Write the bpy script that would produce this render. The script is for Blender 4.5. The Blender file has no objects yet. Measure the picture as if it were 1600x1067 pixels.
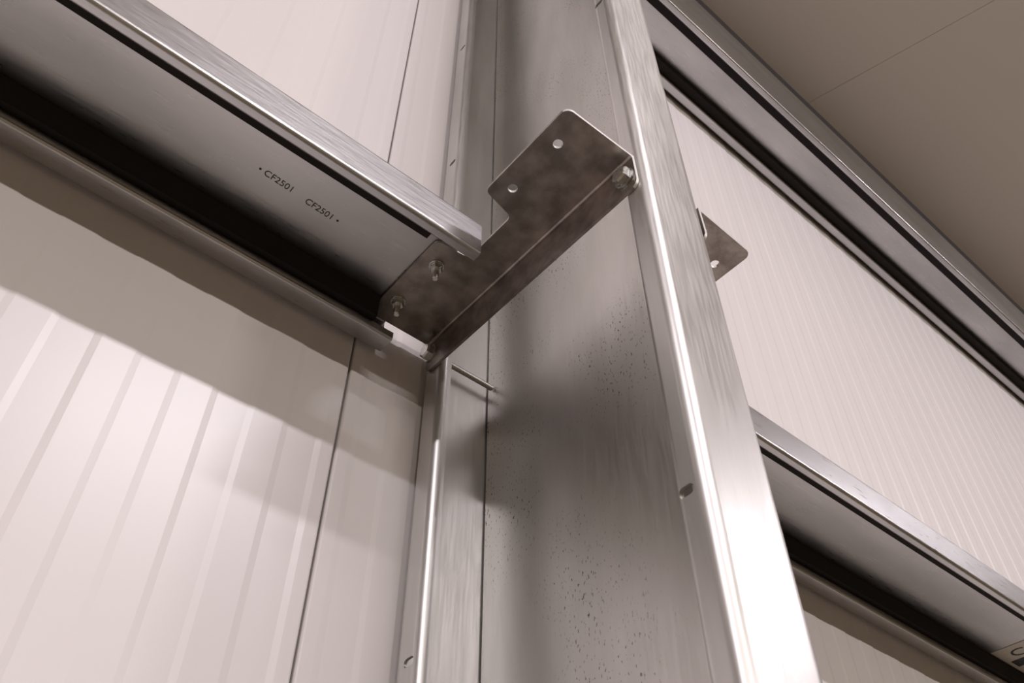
import bpy, bmesh, math, random
from mathutils import Vector, Matrix

random.seed(4)
SC = bpy.context.scene
COL = SC.collection
ZO = 1.6                      # the lens is 1.6 m above the floor; coordinates below are measured from the lens


def W(x, y, z):
    return Vector((x, y, z + ZO))


# ------------------------------------------------------------------ camera, world, lamps, exposure
cam_d = bpy.data.cameras.new('camera')
cam = bpy.data.objects.new('camera', cam_d)
COL.objects.link(cam)
CX = Vector((0.7644, -0.6447, -0.0016))
CY = Vector((-0.4653, -0.5534, 0.6908))
CZ = CX.cross(CY).normalized()
CY = CZ.cross(CX).normalized()
CX.normalize()
cam.matrix_world = Matrix(((CX.x, CY.x, CZ.x, 0), (CX.y, CY.y, CZ.y, 0), (CX.z, CY.z, CZ.z, ZO), (0, 0, 0, 1)))
cam_d.sensor_width = 36.0
cam_d.lens = 30.46
cam_d.clip_start = 0.02
cam_d.dof.use_dof = True
cam_d.dof.focus_distance = 1.45
cam_d.dof.aperture_fstop = 13.0
SC.camera = cam

world = bpy.data.worlds.new('world')
SC.world = world
world.use_nodes = True
world.node_tree.nodes['Background'].inputs[0].default_value = (0.9, 0.85, 0.8, 1)
world.node_tree.nodes['Background'].inputs[1].default_value = 0.02

LAMP = (1.0, 0.935, 1.0)
WARM = (1.0, 0.92, 0.87)


def batten(x, y, z, power, tilt=0.0, sx=1.5, sy=0.09, col=LAMP):
    d = bpy.data.lights.new('hall_lamp', 'AREA')
    d.shape = 'RECTANGLE'
    d.size = sx
    d.size_y = sy
    d.energy = power
    d.color = col
    o = bpy.data.objects.new('hall_lamp', d)
    COL.objects.link(o)
    o.location = W(x, y, z)
    o.rotation_euler = (tilt, 0, 0)
    return o


# rows of LED battens under the roof, running along the wall
for lx, pw in ((-3.6, 440), (0.95, 255), (5.6, 260)):
    batten(lx, -2.85, 3.6, pw, math.radians(38), col=LAMP)
for lx in (-6.0, 1.0, 8.0):
    batten(lx, -13.0, 3.6, 1120, math.radians(50), sy=0.15, col=WARM)

SC.view_settings.view_transform = 'Standard'
SC.view_settings.look = 'None'
SC.view_settings.gamma = 1.0
SC.view_settings.use_curve_mapping = False
SC.view_settings.exposure = -1.75
SC.cycles.max_bounces = 8
SC.cycles.diffuse_bounces = 5
SC.cycles.glossy_bounces = 5


# ------------------------------------------------------------------ materials
def new_mat(name):
    m = bpy.data.materials.new(name)
    m.use_nodes = True
    nt = m.node_tree
    b = nt.nodes['Principled BSDF']
    return m, nt, b


def N(nt, kind, **kw):
    n = nt.nodes.new(kind)
    for k, v in kw.items():
        setattr(n, k, v)
    return n


def ramp(nt, src, stops):
    r = N(nt, 'ShaderNodeValToRGB')
    el = r.color_ramp.elements
    while len(el) < len(stops):
        el.new(0.5)
    for e, (p, c) in zip(el, stops):
        e.position = p
        e.color = (*c, 1) if len(c) == 3 else c
    nt.links.new(src, r.inputs[0])
    return r


def noise(nt, scale, detail=3.0, stretch=(1, 1, 1), rough=0.5):
    tc = N(nt, 'ShaderNodeTexCoord')
    mp = N(nt, 'ShaderNodeMapping')
    mp.inputs['Scale'].default_value = stretch
    nt.links.new(tc.outputs['Object'], mp.inputs['Vector'])
    n = N(nt, 'ShaderNodeTexNoise')
    n.inputs['Scale'].default_value = scale
    n.inputs['Detail'].default_value = detail
    n.inputs['Roughness'].default_value = rough
    nt.links.new(mp.outputs[0], n.inputs['Vector'])
    return n


def galvanised(name, c0, c1, r0, r1, stretch, bump=0.02, spots=False, metal=1.0, scale=9):
    m, nt, b = new_mat(name)
    b.inputs['Metallic'].default_value = metal
    big = noise(nt, scale, 6, tuple(0.25 if s < 1 else 1 for s in stretch))
    cr = ramp(nt, big.outputs['Fac'], [(0.35, c0), (0.65, c1)])
    fine = noise(nt, 260, 2, stretch)
    rr = ramp(nt, fine.outputs['Fac'], [(0.3, (r0,) * 3), (0.7, (r1,) * 3)])
    nt.links.new(rr.outputs[0], b.inputs['Roughness'])
    bp = N(nt, 'ShaderNodeBump')
    bp.inputs['Strength'].default_value = bump
    bp.inputs['Distance'].default_value = 0.002
    nt.links.new(fine.outputs['Fac'], bp.inputs['Height'])
    nt.links.new(bp.outputs[0], b.inputs['Normal'])
    if spots:
        sp = noise(nt, 420, 2, (1, 1, 0.4), 0.4)
        area = noise(nt, 5, 2)
        s1 = ramp(nt, sp.outputs['Fac'], [(0.655, (0, 0, 0)), (0.70, (1, 1, 1))])
        s2 = ramp(nt, area.outputs['Fac'], [(0.46, (0, 0, 0)), (0.62, (1, 1, 1))])
        mu = N(nt, 'ShaderNodeMath', operation='MULTIPLY')
        nt.links.new(s1.outputs[0], mu.inputs[0])
        nt.links.new(s2.outputs[0], mu.inputs[1])
        mx = N(nt, 'ShaderNodeMix', data_type='RGBA')
        nt.links.new(mu.outputs[0], mx.inputs['Factor'])
        nt.links.new(cr.outputs[0], mx.inputs['A'])
        mx.inputs['B'].default_value = (0.10, 0.09, 0.08, 1)
        nt.links.new(mx.outputs['Result'], b.inputs['Base Color'])
    else:
        nt.links.new(cr.outputs[0], b.inputs['Base Color'])
    return m


def plain(name, c, rough, metal=0.0, spec=0.5):
    m, nt, b = new_mat(name)
    b.inputs['Base Color'].default_value = (*c, 1)
    b.inputs['Roughness'].default_value = rough
    b.inputs['Metallic'].default_value = metal
    b.inputs['Specular IOR Level'].default_value = spec
    return m


M_COL = galvanised('galvanised_column', (0.56, 0.548, 0.53), (0.68, 0.668, 0.65), 0.38, 0.47, (1, 1, 0.06), 0.04)
M_WEB = galvanised('pitted_galvanised_web', (0.56, 0.545, 0.52), (0.68, 0.665, 0.64), 0.37, 0.45, (1, 1, 0.06), 0.05, True)
M_GIRT = galvanised('galvanised_girt', (0.46, 0.455, 0.46), (0.58, 0.575, 0.58), 0.27, 0.35, (0.08, 1, 1), 0.04)
M_BRK = galvanised('raw_galvanised_bracket', (0.25, 0.22, 0.20), (0.42, 0.375, 0.345), 0.30, 0.46, (1, 1, 1), 0.10, scale=34)
M_BOLT = galvanised('zinc_bolt', (0.55, 0.55, 0.53), (0.7, 0.7, 0.68), 0.25, 0.35, (1, 1, 1), 0.02)
M_EDGE = plain('clean_zinc_edge', (0.75, 0.74, 0.72), 0.45, 0.5)
M_INK = plain('black_ink', (0.01, 0.01, 0.01), 0.5)
M_STICK = plain('paper_sticker', (0.62, 0.58, 0.52), 0.6)
M_TRIM_SHADE = plain('trim_and_shade_black', (0.014, 0.010, 0.009), 0.9)  # near-black for the eave trim and the strips standing in for shade
M_ROOF = plain('roof_liner_paint', (0.56, 0.51, 0.45), 0.5, spec=0.3)
M_BACK = plain('wall_core', (0.25, 0.21, 0.17), 0.8)
M_OTHER = plain('far_wall_paint', (0.27, 0.225, 0.15), 0.5)


def make_wall_paint():
    m, nt, b = new_mat('panel_paint')
    n = noise(nt, 2.5, 2, (1, 1, 0.3))
    cr = ramp(nt, n.outputs['Fac'], [(0.3, (0.74, 0.705, 0.70)), (0.7, (0.77, 0.735, 0.73))])
    nt.links.new(cr.outputs[0], b.inputs['Base Color'])
    b.inputs['Roughness'].default_value = 0.33
    n2 = noise(nt, 7, 1, (1, 1, 0.12))
    bp = N(nt, 'ShaderNodeBump')
    bp.inputs['Strength'].default_value = 0.12
    bp.inputs['Distance'].default_value = 0.01
    nt.links.new(n2.outputs['Fac'], bp.inputs['Height'])
    nt.links.new(bp.outputs[0], b.inputs['Normal'])
    return m


M_WALL = make_wall_paint()


def make_floor():
    m, nt, b = new_mat('concrete_floor')
    n = noise(nt, 1.2, 5)
    cr = ramp(nt, n.outputs['Fac'], [(0.3, (0.145, 0.108, 0.058)), (0.7, (0.19, 0.145, 0.082))])
    nt.links.new(cr.outputs[0], b.inputs['Base Color'])
    b.inputs['Roughness'].default_value = 0.6
    return m


M_FLOOR = make_floor()


# ------------------------------------------------------------------ builders
def empty(name, loc, label, cat, group=None):
    o = bpy.data.objects.new(name, None)
    o.empty_display_size = 0.05
    COL.objects.link(o)
    o.location = W(*loc)
    o['label'] = label
    o['category'] = cat
    if group:
        o['group'] = group
    return o


def mesh_obj(name, verts, faces, mat, parent=None, smooth=True, label=None):
    """verts in lens coordinates; stored relative to the parent's place"""
    me = bpy.data.meshes.new(name)
    base = Vector(parent.location) if parent else Vector((0, 0, 0))
    me.from_pydata([tuple(W(*v) - base) for v in verts], [], faces)
    bm = bmesh.new()
    bm.from_mesh(me)
    bmesh.ops.remove_doubles(bm, verts=bm.verts, dist=1e-6)
    bmesh.ops.recalc_face_normals(bm, faces=bm.faces)
    bm.to_mesh(me)
    bm.free()
    return link_mesh(name, me, mat, parent, smooth, label)


def link_mesh(name, me, mat, parent=None, smooth=True, label=None):
    me.materials.clear()
    me.materials.append(mat)
    if smooth:
        me.polygons.foreach_set('use_smooth', [True] * len(me.polygons))
        me.set_sharp_from_angle(angle=math.radians(32))
    o = bpy.data.objects.new(name, me)
    COL.objects.link(o)
    if parent:
        o.parent = parent
    if label:
        o['label'] = label
    return o


def box(x0, x1, y0, y1, z0, z1):
    v = [(x, y, z) for x in (x0, x1) for y in (y0, y1) for z in (z0, z1)]
    f = [(0, 1, 3, 2), (4, 6, 7, 5), (0, 4, 5, 1), (2, 3, 7, 6), (0, 2, 6, 4), (1, 5, 7, 3)]
    return v, f


def merge(*vf):
    V, F = [], []
    for v, f in vf:
        k = len(V)
        V += list(v)
        F += [tuple(i + k for i in q) for q in f]
    return V, F


def fillet_path(pts, radii, nseg=7):
    """list of (point, tangent normal, segment or bend index): centreline of a bent sheet"""
    P = [Vector(p) for p in pts]
    out = [(P[0], ('s', 0))]
    n = len(P)
    for i in range(1, n - 1):
        a = (P[i - 1] - P[i]).normalized()
        b = (P[i + 1] - P[i]).normalized()
        ang = a.angle(b)
        r = radii[i - 1]
        d = r / math.tan(ang / 2)
        p0, p1 = P[i] + a * d, P[i] + b * d
        bis = (a + b).normalized()
        c = P[i] + bis * (r / math.sin(ang / 2))
        v0, v1 = p0 - c, p1 - c
        tot = v0.angle(v1)
        out.append((p0 + a * .0007, ('s', i - 1)))
        out.append((p0, ('b', i - 1)))
        sgn = 1 if (v0.x * v1.y - v0.y * v1.x) > 0 else -1
        for k in range(1, nseg):
            t = sgn * tot * k / nseg
            q = Vector((v0.x * math.cos(t) - v0.y * math.sin(t), v0.x * math.sin(t) + v0.y * math.cos(t)))
            out.append((c + q, ('b', i - 1)))
        out.append((p1, ('s', i)))
        out.append((p1 + b * .0007, ('s', i)))
    out.append((P[-1], ('s', n - 2)))
    return out


def bent_sheet(root, pts, radii, t, seg_parts, bend_parts, to3d, s0, s1, mat, nseg=7):
    """one mesh per named run of the profile; to3d(u, v, s) -> lens coordinates"""
    path = fillet_path(pts, radii, nseg)
    m = len(path)
    P = [p for p, _ in path]
    nor = []
    for i in range(m):
        a = P[max(i - 1, 0)]
        b = P[min(i + 1, m - 1)]
        d = (b - a).normalized()
        nor.append(Vector((-d.y, d.x)))
    # the tag of the piece from point i to i+1
    tags = []
    for i in range(m - 1):
        k, j = path[i][1]
        tags.append(seg_parts[j] if k == 's' else bend_parts[j])
    objs = []
    i = 0
    while i < m - 1:
        j = i
        while j < m - 1 and tags[j] == tags[i]:
            j += 1
        V, F = [], []
        for q in range(i, j + 1):
            for s in (s0, s1):
                for sg in (1, -1):
                    c = P[q] + nor[q] * (sg * t / 2)
                    V.append(to3d(c.x, c.y, s))
        for q in range(j - i):
            a, b = q * 4, q * 4 + 4
            F += [(a, b, b + 2, a + 2), (a + 1, a + 3, b + 3, b + 1), (a, a + 1, b + 1, b), (a + 2, b + 2, b + 3, a + 3)]
        e = (j - i) * 4
        F += [(0, 2, 3, 1), (e, e + 1, e + 3, e + 2)]
        objs.append(mesh_obj(tags[i].split('#')[0], V, F, mat, root))
        i = j
    return objs


def cut(obj, vf):
    """take a hole out of a mesh"""
    me = bpy.data.meshes.new('cutter')
    base = Vector(obj.parent.location) if obj.parent else Vector((0, 0, 0))
    me.from_pydata([tuple(W(*v) - base) for v in vf[0]], [], vf[1])
    bm = bmesh.new()
    bm.from_mesh(me)
    bmesh.ops.recalc_face_normals(bm, faces=bm.faces)
    bm.to_mesh(me)
    bm.free()
    c = bpy.data.objects.new('cutter', me)
    COL.objects.link(c)
    c.location = base
    md = obj.modifiers.new('b', 'BOOLEAN')
    md.object = c
    md.operation = 'DIFFERENCE'
    md.solver = 'EXACT'
    bpy.context.view_layer.update()
    dg = bpy.context.evaluated_depsgraph_get()
    nm = bpy.data.meshes.new_from_object(obj.evaluated_get(dg))
    obj.modifiers.clear()
    old = obj.data
    obj.data = nm
    nm.name = old.name
    bpy.data.objects.remove(c)
    bpy.data.meshes.remove(old)


def prism(loop3a, loop3b):
    n = len(loop3a)
    V = list(loop3a) + list(loop3b)
    F = [tuple(range(n)), tuple(range(2 * n - 1, n - 1, -1))]
    for i in range(n):
        j = (i + 1) % n
        F.append((i, j, n + j, n + i))
    return V, F


def slot_loop(cy, cz, half, r, x):
    """oblong slot, long along Y, in a plane of constant X"""
    out = []
    for k in range(9):
        a = -math.pi / 2 + math.pi * k / 8
        out.append((x, cy + half + r * math.cos(a), cz + r * math.sin(a)))
    for k in range(9):
        a = math.pi / 2 + math.pi * k / 8
        out.append((x, cy - half + r * math.cos(a), cz + r * math.sin(a)))
    return out


def ring(center, axis, r, n, phase=0.0):
    ax = Vector(axis).normalized()
    u = ax.orthogonal().normalized()
    v = ax.cross(u)
    c = Vector(center)
    return [tuple(c + u * (r * math.cos(phase + 2 * math.pi * k / n)) + v * (r * math.sin(phase + 2 * math.pi * k / n))) for k in range(n)]


def lathe(center, axis, prof, n):
    """prof: list of (distance along axis, radius)"""
    ax = Vector(axis).normalized()
    c = Vector(center)
    V, F = [], []
    for d, r in prof:
        V += ring(c + ax * d, ax, r, n)
    for i in range(len(prof) - 1):
        for k in range(n):
            a, b = i * n + k, i * n + (k + 1) % n
            F.append((a, b, b + n, a + n))
    F.append(tuple(range(n - 1, -1, -1)))
    L = (len(prof) - 1) * n
    F.append(tuple(range(L, L + n)))
    return V, F


def round_poly(pts, rad, n=5):
    P = [Vector(p) for p in pts]
    out = []
    for i in range(len(P)):
        r = rad[i]
        if r <= 0:
            out.append(tuple(P[i]))
            continue
        a = (P[i - 1] - P[i]).normalized()
        b = (P[(i + 1) % len(P)] - P[i]).normalized()
        ang = a.angle(b)
        d = r / math.tan(ang / 2)
        c = P[i] + (a + b).normalized() * (r / math.sin(ang / 2))
        v0, v1 = P[i] + a * d - c, P[i] + b * d - c
        tot = v0.angle(v1)
        sg = 1 if v0.x * v1.y - v0.y * v1.x > 0 else -1
        for k in range(n + 1):
            t = sg * tot * k / n
            out.append((c.x + v0.x * math.cos(t) - v0.y * math.sin(t), c.y + v0.x * math.sin(t) + v0.y * math.cos(t)))
    return out


def structure(o):
    o['kind'] = 'structure'
    return o


def text_mesh(name, body, size, origin, xdir, ydir, mat, parent, thick=0.0004):
    cu = bpy.data.curves.new(name, 'FONT')
    cu.body = body
    cu.size = size
    cu.extrude = thick / 2
    tmp = bpy.data.objects.new(name, cu)
    COL.objects.link(tmp)
    bpy.context.view_layer.update()
    dg = bpy.context.evaluated_depsgraph_get()
    me = bpy.data.meshes.new_from_object(tmp.evaluated_get(dg))
    bpy.data.objects.remove(tmp)
    X, Y = Vector(xdir).normalized(), Vector(ydir).normalized()
    Zv = X.cross(Y)
    base = Vector(parent.location)
    o0 = W(*origin)
    for v in me.vertices:
        c = v.co.copy()
        v.co = o0 + X * c.x + Y * c.y + Zv * c.z - base
    return link_mesh(name, me, mat, parent, smooth=False)


# ------------------------------------------------------------------ the hall
HX0, HX1, HY0 = -9.0, 13.0, -16.0
YW = 0.845                      # room face of the wall panels
ROOF_K = 0.10
ROOF_Z = 3.53


def roof_z(y):
    return ROOF_Z + ROOF_K * (0.587 - y)


structure(mesh_obj('floor', *box(HX0, HX1, HY0, 1.0, -1.75, -1.6), M_FLOOR))
structure(mesh_obj('wall_left', *box(HX0 - .15, HX0, HY0, 1.0, -1.6, 5.6), M_OTHER))
structure(mesh_obj('wall_right', *box(HX1, HX1 + .15, HY0, 1.0, -1.6, 5.6), M_OTHER))
structure(mesh_obj('wall_front', *box(HX0, HX1, HY0 - .15, HY0, -1.6, 5.6), M_OTHER))

# the sandwich panel wall behind the steel
wall = structure(mesh_obj('wall_back', *box(HX0, HX1, YW + .02, YW + .12, -1.6, 3.75), M_BACK))
PW = 1.0
JX = 0.4045


def panel_profile(x0):
    g, e, dp, sl = 0.0018, 0.003, 0.0011, 0.0045
    pts = [(x0 + g, YW + .018), (x0 + g, YW + e), (x0 + g + e * .4, YW + e * .3), (x0 + g + e, YW)]
    deep = False
    for k in range(20):
        c = x0 + .026 + k * (PW - .052) / 19
        a, b = (YW, YW + dp) if not deep else (YW + dp, YW)
        pts += [(c - sl, a), (c + sl, b)]
        deep = not deep
    x1 = x0 + PW
    pts += [(x1 - g - e, YW), (x1 - g - e * .4, YW + e * .3), (x1 - g, YW + e), (x1 - g, YW + .018)]
    return pts


pp = panel_profile(0.0)
first = None
for k in range(-9, 12):
    x0 = JX + k * PW
    if first is None:
        n = len(pp)
        V = [(x, y, -1.6) for x, y in pp] + [(x, y, 3.74) for x, y in pp]
        F = [(i, i + 1, n + i + 1, n + i) for i in range(n - 1)]
        V += [(pp[0][0], YW + .0199, -1.6), (pp[-1][0], YW + .0199, -1.6), (pp[0][0], YW + .0199, 3.74), (pp[-1][0], YW + .0199, 3.74)]
        F += [(2 * n, 2 * n + 1, 2 * n + 3, 2 * n + 2)]
        me = bpy.data.meshes.new('wall_panel')
        me.from_pydata([tuple(W(*v)) for v in V], [], F)
        first = link_mesh('wall_panel', me, M_WALL, wall, smooth=False)
        o = first
    else:
        o = first.copy()
        COL.objects.link(o)
        o.parent = wall
    o.location.x = x0

# the roof: liner panels with fine joints
roof = structure(mesh_obj('ceiling', [(x, y, roof_z(y) + dz) for x in (HX0 - 1, HX1 + 1) for y in (HY0 - .1, 1.1) for dz in (.03, .15)],
                          box(0, 1, 0, 1, 0, 1)[1], M_BACK))


def roof_panel_mesh(xa, xb):
    """skewed strip between two joints; xa, xb are the joint's place at y = 0.587"""
    g = 0.0010
    sk = 0.330
    V = []
    for x, s in ((xa, g), (xb, -g)):
        for y in (HY0, 1.0):
            for dz in (0.0, 0.0299):
                V.append((x + s + (0.587 - y) * sk, y, roof_z(y) + dz))
    return V, box(0, 1, 0, 1, 0, 1)[1]


firstr = None
for k in range(-5, 5):
    xa = 2.245 + (k) * 3.0
    if firstr is None:
        firstr = mesh_obj('roof_panel', *roof_panel_mesh(2.245, 2.245 + 3.0), M_ROOF, roof, smooth=False)
        o = firstr
    else:
        o = firstr.copy()
        COL.objects.link(o)
        o.parent = roof
    o.location.x = xa - 2.245

structure(mesh_obj('trim_1', *box(HX0, HX1, .598, .83, 3.392, 3.532), M_TRIM_SHADE))

# ------------------------------------------------------------------ column: C section, open to the left
T = 0.004
col = empty('steel_column', (0.585, 0.594, -1.6), 'galvanised steel C-section column standing full height in the middle of the photo', 'column')
c_pts = [(.547, .391), (.527, .391), (.527, .3585), (.639, .3585), (.650, .8270)]
c_rad = [.006, .011, .018]
parts = bent_sheet(col, c_pts, c_rad, T, ['lip', 'lip', 'flange', 'web'], ['lip', 'lip', 'flange'],
                   lambda u, v, s: (u, v, s), -1.6, roof_z(.36) - .03, M_COL, 8)
# the wall-side flange laps behind the web and leaves a fine open crevice
parts += bent_sheet(col, [(.6555, .818), (.6555, .832), (.527, .832), (.527, .788), (.543, .788)], [.004, .008, .011], T,
                    ['flange', 'flange', 'lip', 'lip'], ['flange', 'lip', 'lip'],
                    lambda u, v, s: (u, v, s), -1.6, roof_z(.36) - .03, M_COL, 8)
for p in parts:
    if p.name.split('.')[0] == 'web':
        p.data.materials[0] = M_WEB
lips = [p for p in parts if p.name.split('.')[0] == 'lip']
for z in (-1.1, -.58, -.056, .466, .973, 1.526, 2.05, 2.57, 3.09):
    for lip, y in ((lips[0], .381), (lips[1], .806)):
        h = .004
        cut(lip, prism(slot_loop(y, z, h, .0056, .50), slot_loop(y, z, h, .0056, .5295)))
for l in lips:
    l.data.polygons.foreach_set('use_smooth', [True] * len(l.data.polygons))
    l.data.set_sharp_from_angle(angle=math.radians(32))


# ------------------------------------------------------------------ girts
def girt(name, label, x0, x1, zb=0.0, fl=1.0085, group=None):
    """C section lying open downwards; room flange at Y .587, wall flange at Y .83"""
    r = empty(name, ((x0 + x1) / 2, .71, .942 + zb), label, 'steel beam', group)
    zl, zw = .942 + zb, 1.0072 + zb
    t = .003
    p = [(.6035, zl + .013), (.6035, zl), (.5885, zl), (.5885, zw), (.832, zw), (.832, zl), (.7995, zl), (.7995, zl + .013)]
    rad = [.003, .0042, .003, .004, .0035, .0035]
    bent_sheet(r, p, rad, t,
               ['lip', 'lip', 'flange', 'web', 'flange#', 'lip##', 'lip##'],
               ['lip', 'flange', 'flange', 'flange#', 'lip##', 'lip##'],
               lambda u, v, s: (s, u, v), x0, x1, M_GIRT, 6)
    mesh_obj('shade_strip', *box(x0 + .02, x1 - .036, .789, .8300, .9600 + zb, 1.0050 + zb), M_TRIM_SHADE, r, smooth=False)  # added black strip: stands in for the shade in the wall-side corner
    mesh_obj('shade_strip', *box(x0 + .02, x1 - .05, .5908, .6500, .9970 + zb, 1.0050 + zb), M_TRIM_SHADE, r, smooth=False)  # thin added black strip: stands in for the shade behind the room lip
    return r


gl = girt('wall_girt', 'horizontal galvanised girt left of the column, bolted to the dark bracket, stamped with small codes', -3.0, .441)
gr = girt('wall_girt', 'horizontal galvanised girt right of the column, with a white sticker under it', .735, 7.0)

# eave beam: same section with a deep room flange, right under the roof
ev = empty('eave_beam', (5.3, .71, 3.04), 'long galvanised eave beam directly under the roof, seen at upper right', 'steel beam')
ZE = 3.04
bent_sheet(ev, [(.611, ZE + .013), (.611, ZE), (.5885, ZE), (.5885, ZE + .345), (.64, ZE + .345)], [.004, .0045, .008], .003,
           ['lip', 'lip', 'flange', 'flange'], ['lip', 'flange', 'flange'], lambda u, v, s: (s, u, v), .662, 10.0, M_GIRT, 6)
bent_sheet(ev, [(.5905, ZE + .068), (.832, ZE + .068), (.832, ZE), (.7995, ZE), (.7995, ZE + .013)], [.005, .005, .004], .003,
           ['web', 'flange', 'lip', 'lip'], ['flange', 'lip', 'lip'], lambda u, v, s: (s, u, v), .662, 10.0, M_GIRT, 6)

mesh_obj('shade_strip', *box(.67, 9.9, .766, .8300, ZE + .0180, ZE + .0660), M_TRIM_SHADE, ev, smooth=False)  # added black strip in place of the shade along the wall flange
mesh_obj('shade_strip', *box(.67, 9.9, .5908, .6520, ZE + .0560, ZE + .0660), M_TRIM_SHADE, ev, smooth=False)  # added black strip in place of the shade along the room flange

# stamped codes under the left girt
text_mesh('printed_code', '\u2022 CF2501', .0145, (.151, .7105, 1.00555), (1, .03, 0), (0, -1, 0), M_INK, gl)
text_mesh('printed_code', 'CF2501 \u2022', .0145, (.2265, .7150, 1.00555), (1, .03, 0), (0, -1, 0), M_INK, gl)

# sticker under the right girt
st = empty('paper_sticker', (2.29, .73, 1.004), 'off-white paper sticker with black handwriting under the right girt, bottom right corner of the photo', 'sticker')
mesh_obj('paper', *box(2.198, 2.42, .655, .786, 1.0046, 1.0054), M_STICK, st, smooth=False)
text_mesh('lettering', 'C', .058, (2.262, .758, 1.0042), (0, -1, 0), (-1, 0, 0), M_INK, st)
mesh_obj('black_bar', *box(2.278, 2.318, .665, .776, 1.0040, 1.0046), M_INK, st, smooth=False)


# ------------------------------------------------------------------ cleat brackets
def bracket(label, mirror):
    mx = (lambda x: 1.1765 - x) if mirror else (lambda x: x)
    r = empty('cleat_bracket', (mx(.4645), .595, .938), label, 'bracket', None)
    out = round_poly([(.4055, .3705), (.5245, .3675), (.5245, .823), (.4055, .823), (.4055, .645), (.4605, .641), (.4605, .5455), (.4055, .5345)],
                     [.012, .0, .0, .010, .010, .010, .010, .010])
    zt, zb = 1.0045, 1.0
    plate = mesh_obj('plate', *prism([(mx(x), y, zb) for x, y in out], [(mx(x), y, zt) for x, y in out]), M_BRK, r)
    for hx, hy in ((.4325, .4168), (.4315, .5075), (.4325, .6828), (.4290, .7757)):
        cut(plate, prism(ring((mx(hx), hy, .99), (0, 0, 1), .0068, 20), ring((mx(hx), hy, 1.02), (0, 0, 1), .0068, 20)))
    # the flange turns down from the plate through a small inner fillet
    fl = round_poly([(.3675, 1.000), (.823, 1.000), (.823, .938), (.3665, .936)], [0, 0, .012, .012])
    arc = [(.5201, 1.0001)] + [(.5161 + .004 * math.sin(math.pi / 2 * k / 5), .9961 + .004 * math.cos(math.pi / 2 * k / 5)) for k in range(6)]
    flange = mesh_obj('folded_flange', *merge(
        prism([(mx(.5200), y, z) for y, z in fl], [(mx(.5245), y, z) for y, z in fl]),
        prism([(mx(x), .3678, z) for x, z in arc], [(mx(x), .8228, z) for x, z in arc])), M_BRK, r)
    for hy, hz in ((.385, .9668), (.813, .974)):
        cut(flange, prism(ring((mx(.51), hy, hz), (1, 0, 0), .0066, 16), ring((mx(.54), hy, hz), (1, 0, 0), .0066, 16)))
    for ob in (plate, flange):
        ob.data.materials.append(M_EDGE)
        for p in ob.data.polygons:
            if p.normal.y < -.3:
                p.material_index = 1
        ob.data.polygons.foreach_set('use_smooth', [True] * len(ob.data.polygons))
        ob.data.set_sharp_from_angle(angle=math.radians(32))
    return r


bl = bracket('dark notched steel bracket across the open mouth of the column, with two empty holes', False)
brr = bracket('mottled steel bracket corner jutting out behind the right edge of the column', True)


# ------------------------------------------------------------------ bolts
def hex_prof(center, axis, d0, d1, flat):
    R = flat / math.sqrt(3)
    return lathe(center, axis, [(d0, R * .9), (d0 + (d1 - d0) * .15, R), (d1 - (d1 - d0) * .25, R), (d1, R * .84)], 6)


def bolt(label, p, axis, head_d, nut_d, tip, cat='bolt', group=None, name='hex_bolt', k=1.0):
    """p on the clamped face, axis pointing out of the head; the shank runs from the head back to -tip"""
    r = empty(name, p, label, cat, group)
    a = Vector(axis)
    mesh_obj('washer', *lathe(p, a, [(head_d, .0118 * k), (head_d + .0022, .0118 * k)], 24), M_BOLT, r)
    mesh_obj('head', *hex_prof(p, a, head_d + .0022, head_d + .0022 + .0078 * k, .0175 * k), M_BOLT, r)
    prof = [(head_d + .002, .0048)]
    d = head_d - .002
    L = head_d + tip
    prof += [(-tip + .0012, .0048), (-tip, .0036)]
    mesh_obj('shank', *lathe(p, a, prof, 16), M_BOLT, r)
    if nut_d is not None:
        mesh_obj('washer', *lathe(p, -a, [(nut_d, .0115 * k), (nut_d + .0022, .0115 * k)], 24), M_BOLT, r)
        mesh_obj('nut', *hex_prof(p, -a, nut_d + .0022, nut_d + .0112, .0175 * k), M_BOLT, r)
    return r


bolt('threaded bolt end and nut under the bracket, nearer the bright lip of the left girt', (.4325, .6828, 1.0088), (0, 0, 1), .0002, .0090, .0400)
bolt('threaded bolt end and nut under the bracket, nearer the wall', (.4290, .7757, 1.0088), (0, 0, 1), .0002, .0090, .0400)
bolt('hex bolt through the room-side end of the long bracket, beside the bright column flange', (.5199, .385, .9668), (-1, 0, 0), .0002, .0092, .034, k=1.35)
bolt('long bolt at the wall-side end of the bracket, its bare shank crossing inside the column', (.5199, .813, .974), (-1, 0, 0), .0002, .0092, .1255, k=1.35)
bolt('hex bolt on the bracket jutting out right of the column', (1.1765 - .5199, .385, .9668), (1, 0, 0), .0002, None, .010, k=1.35)
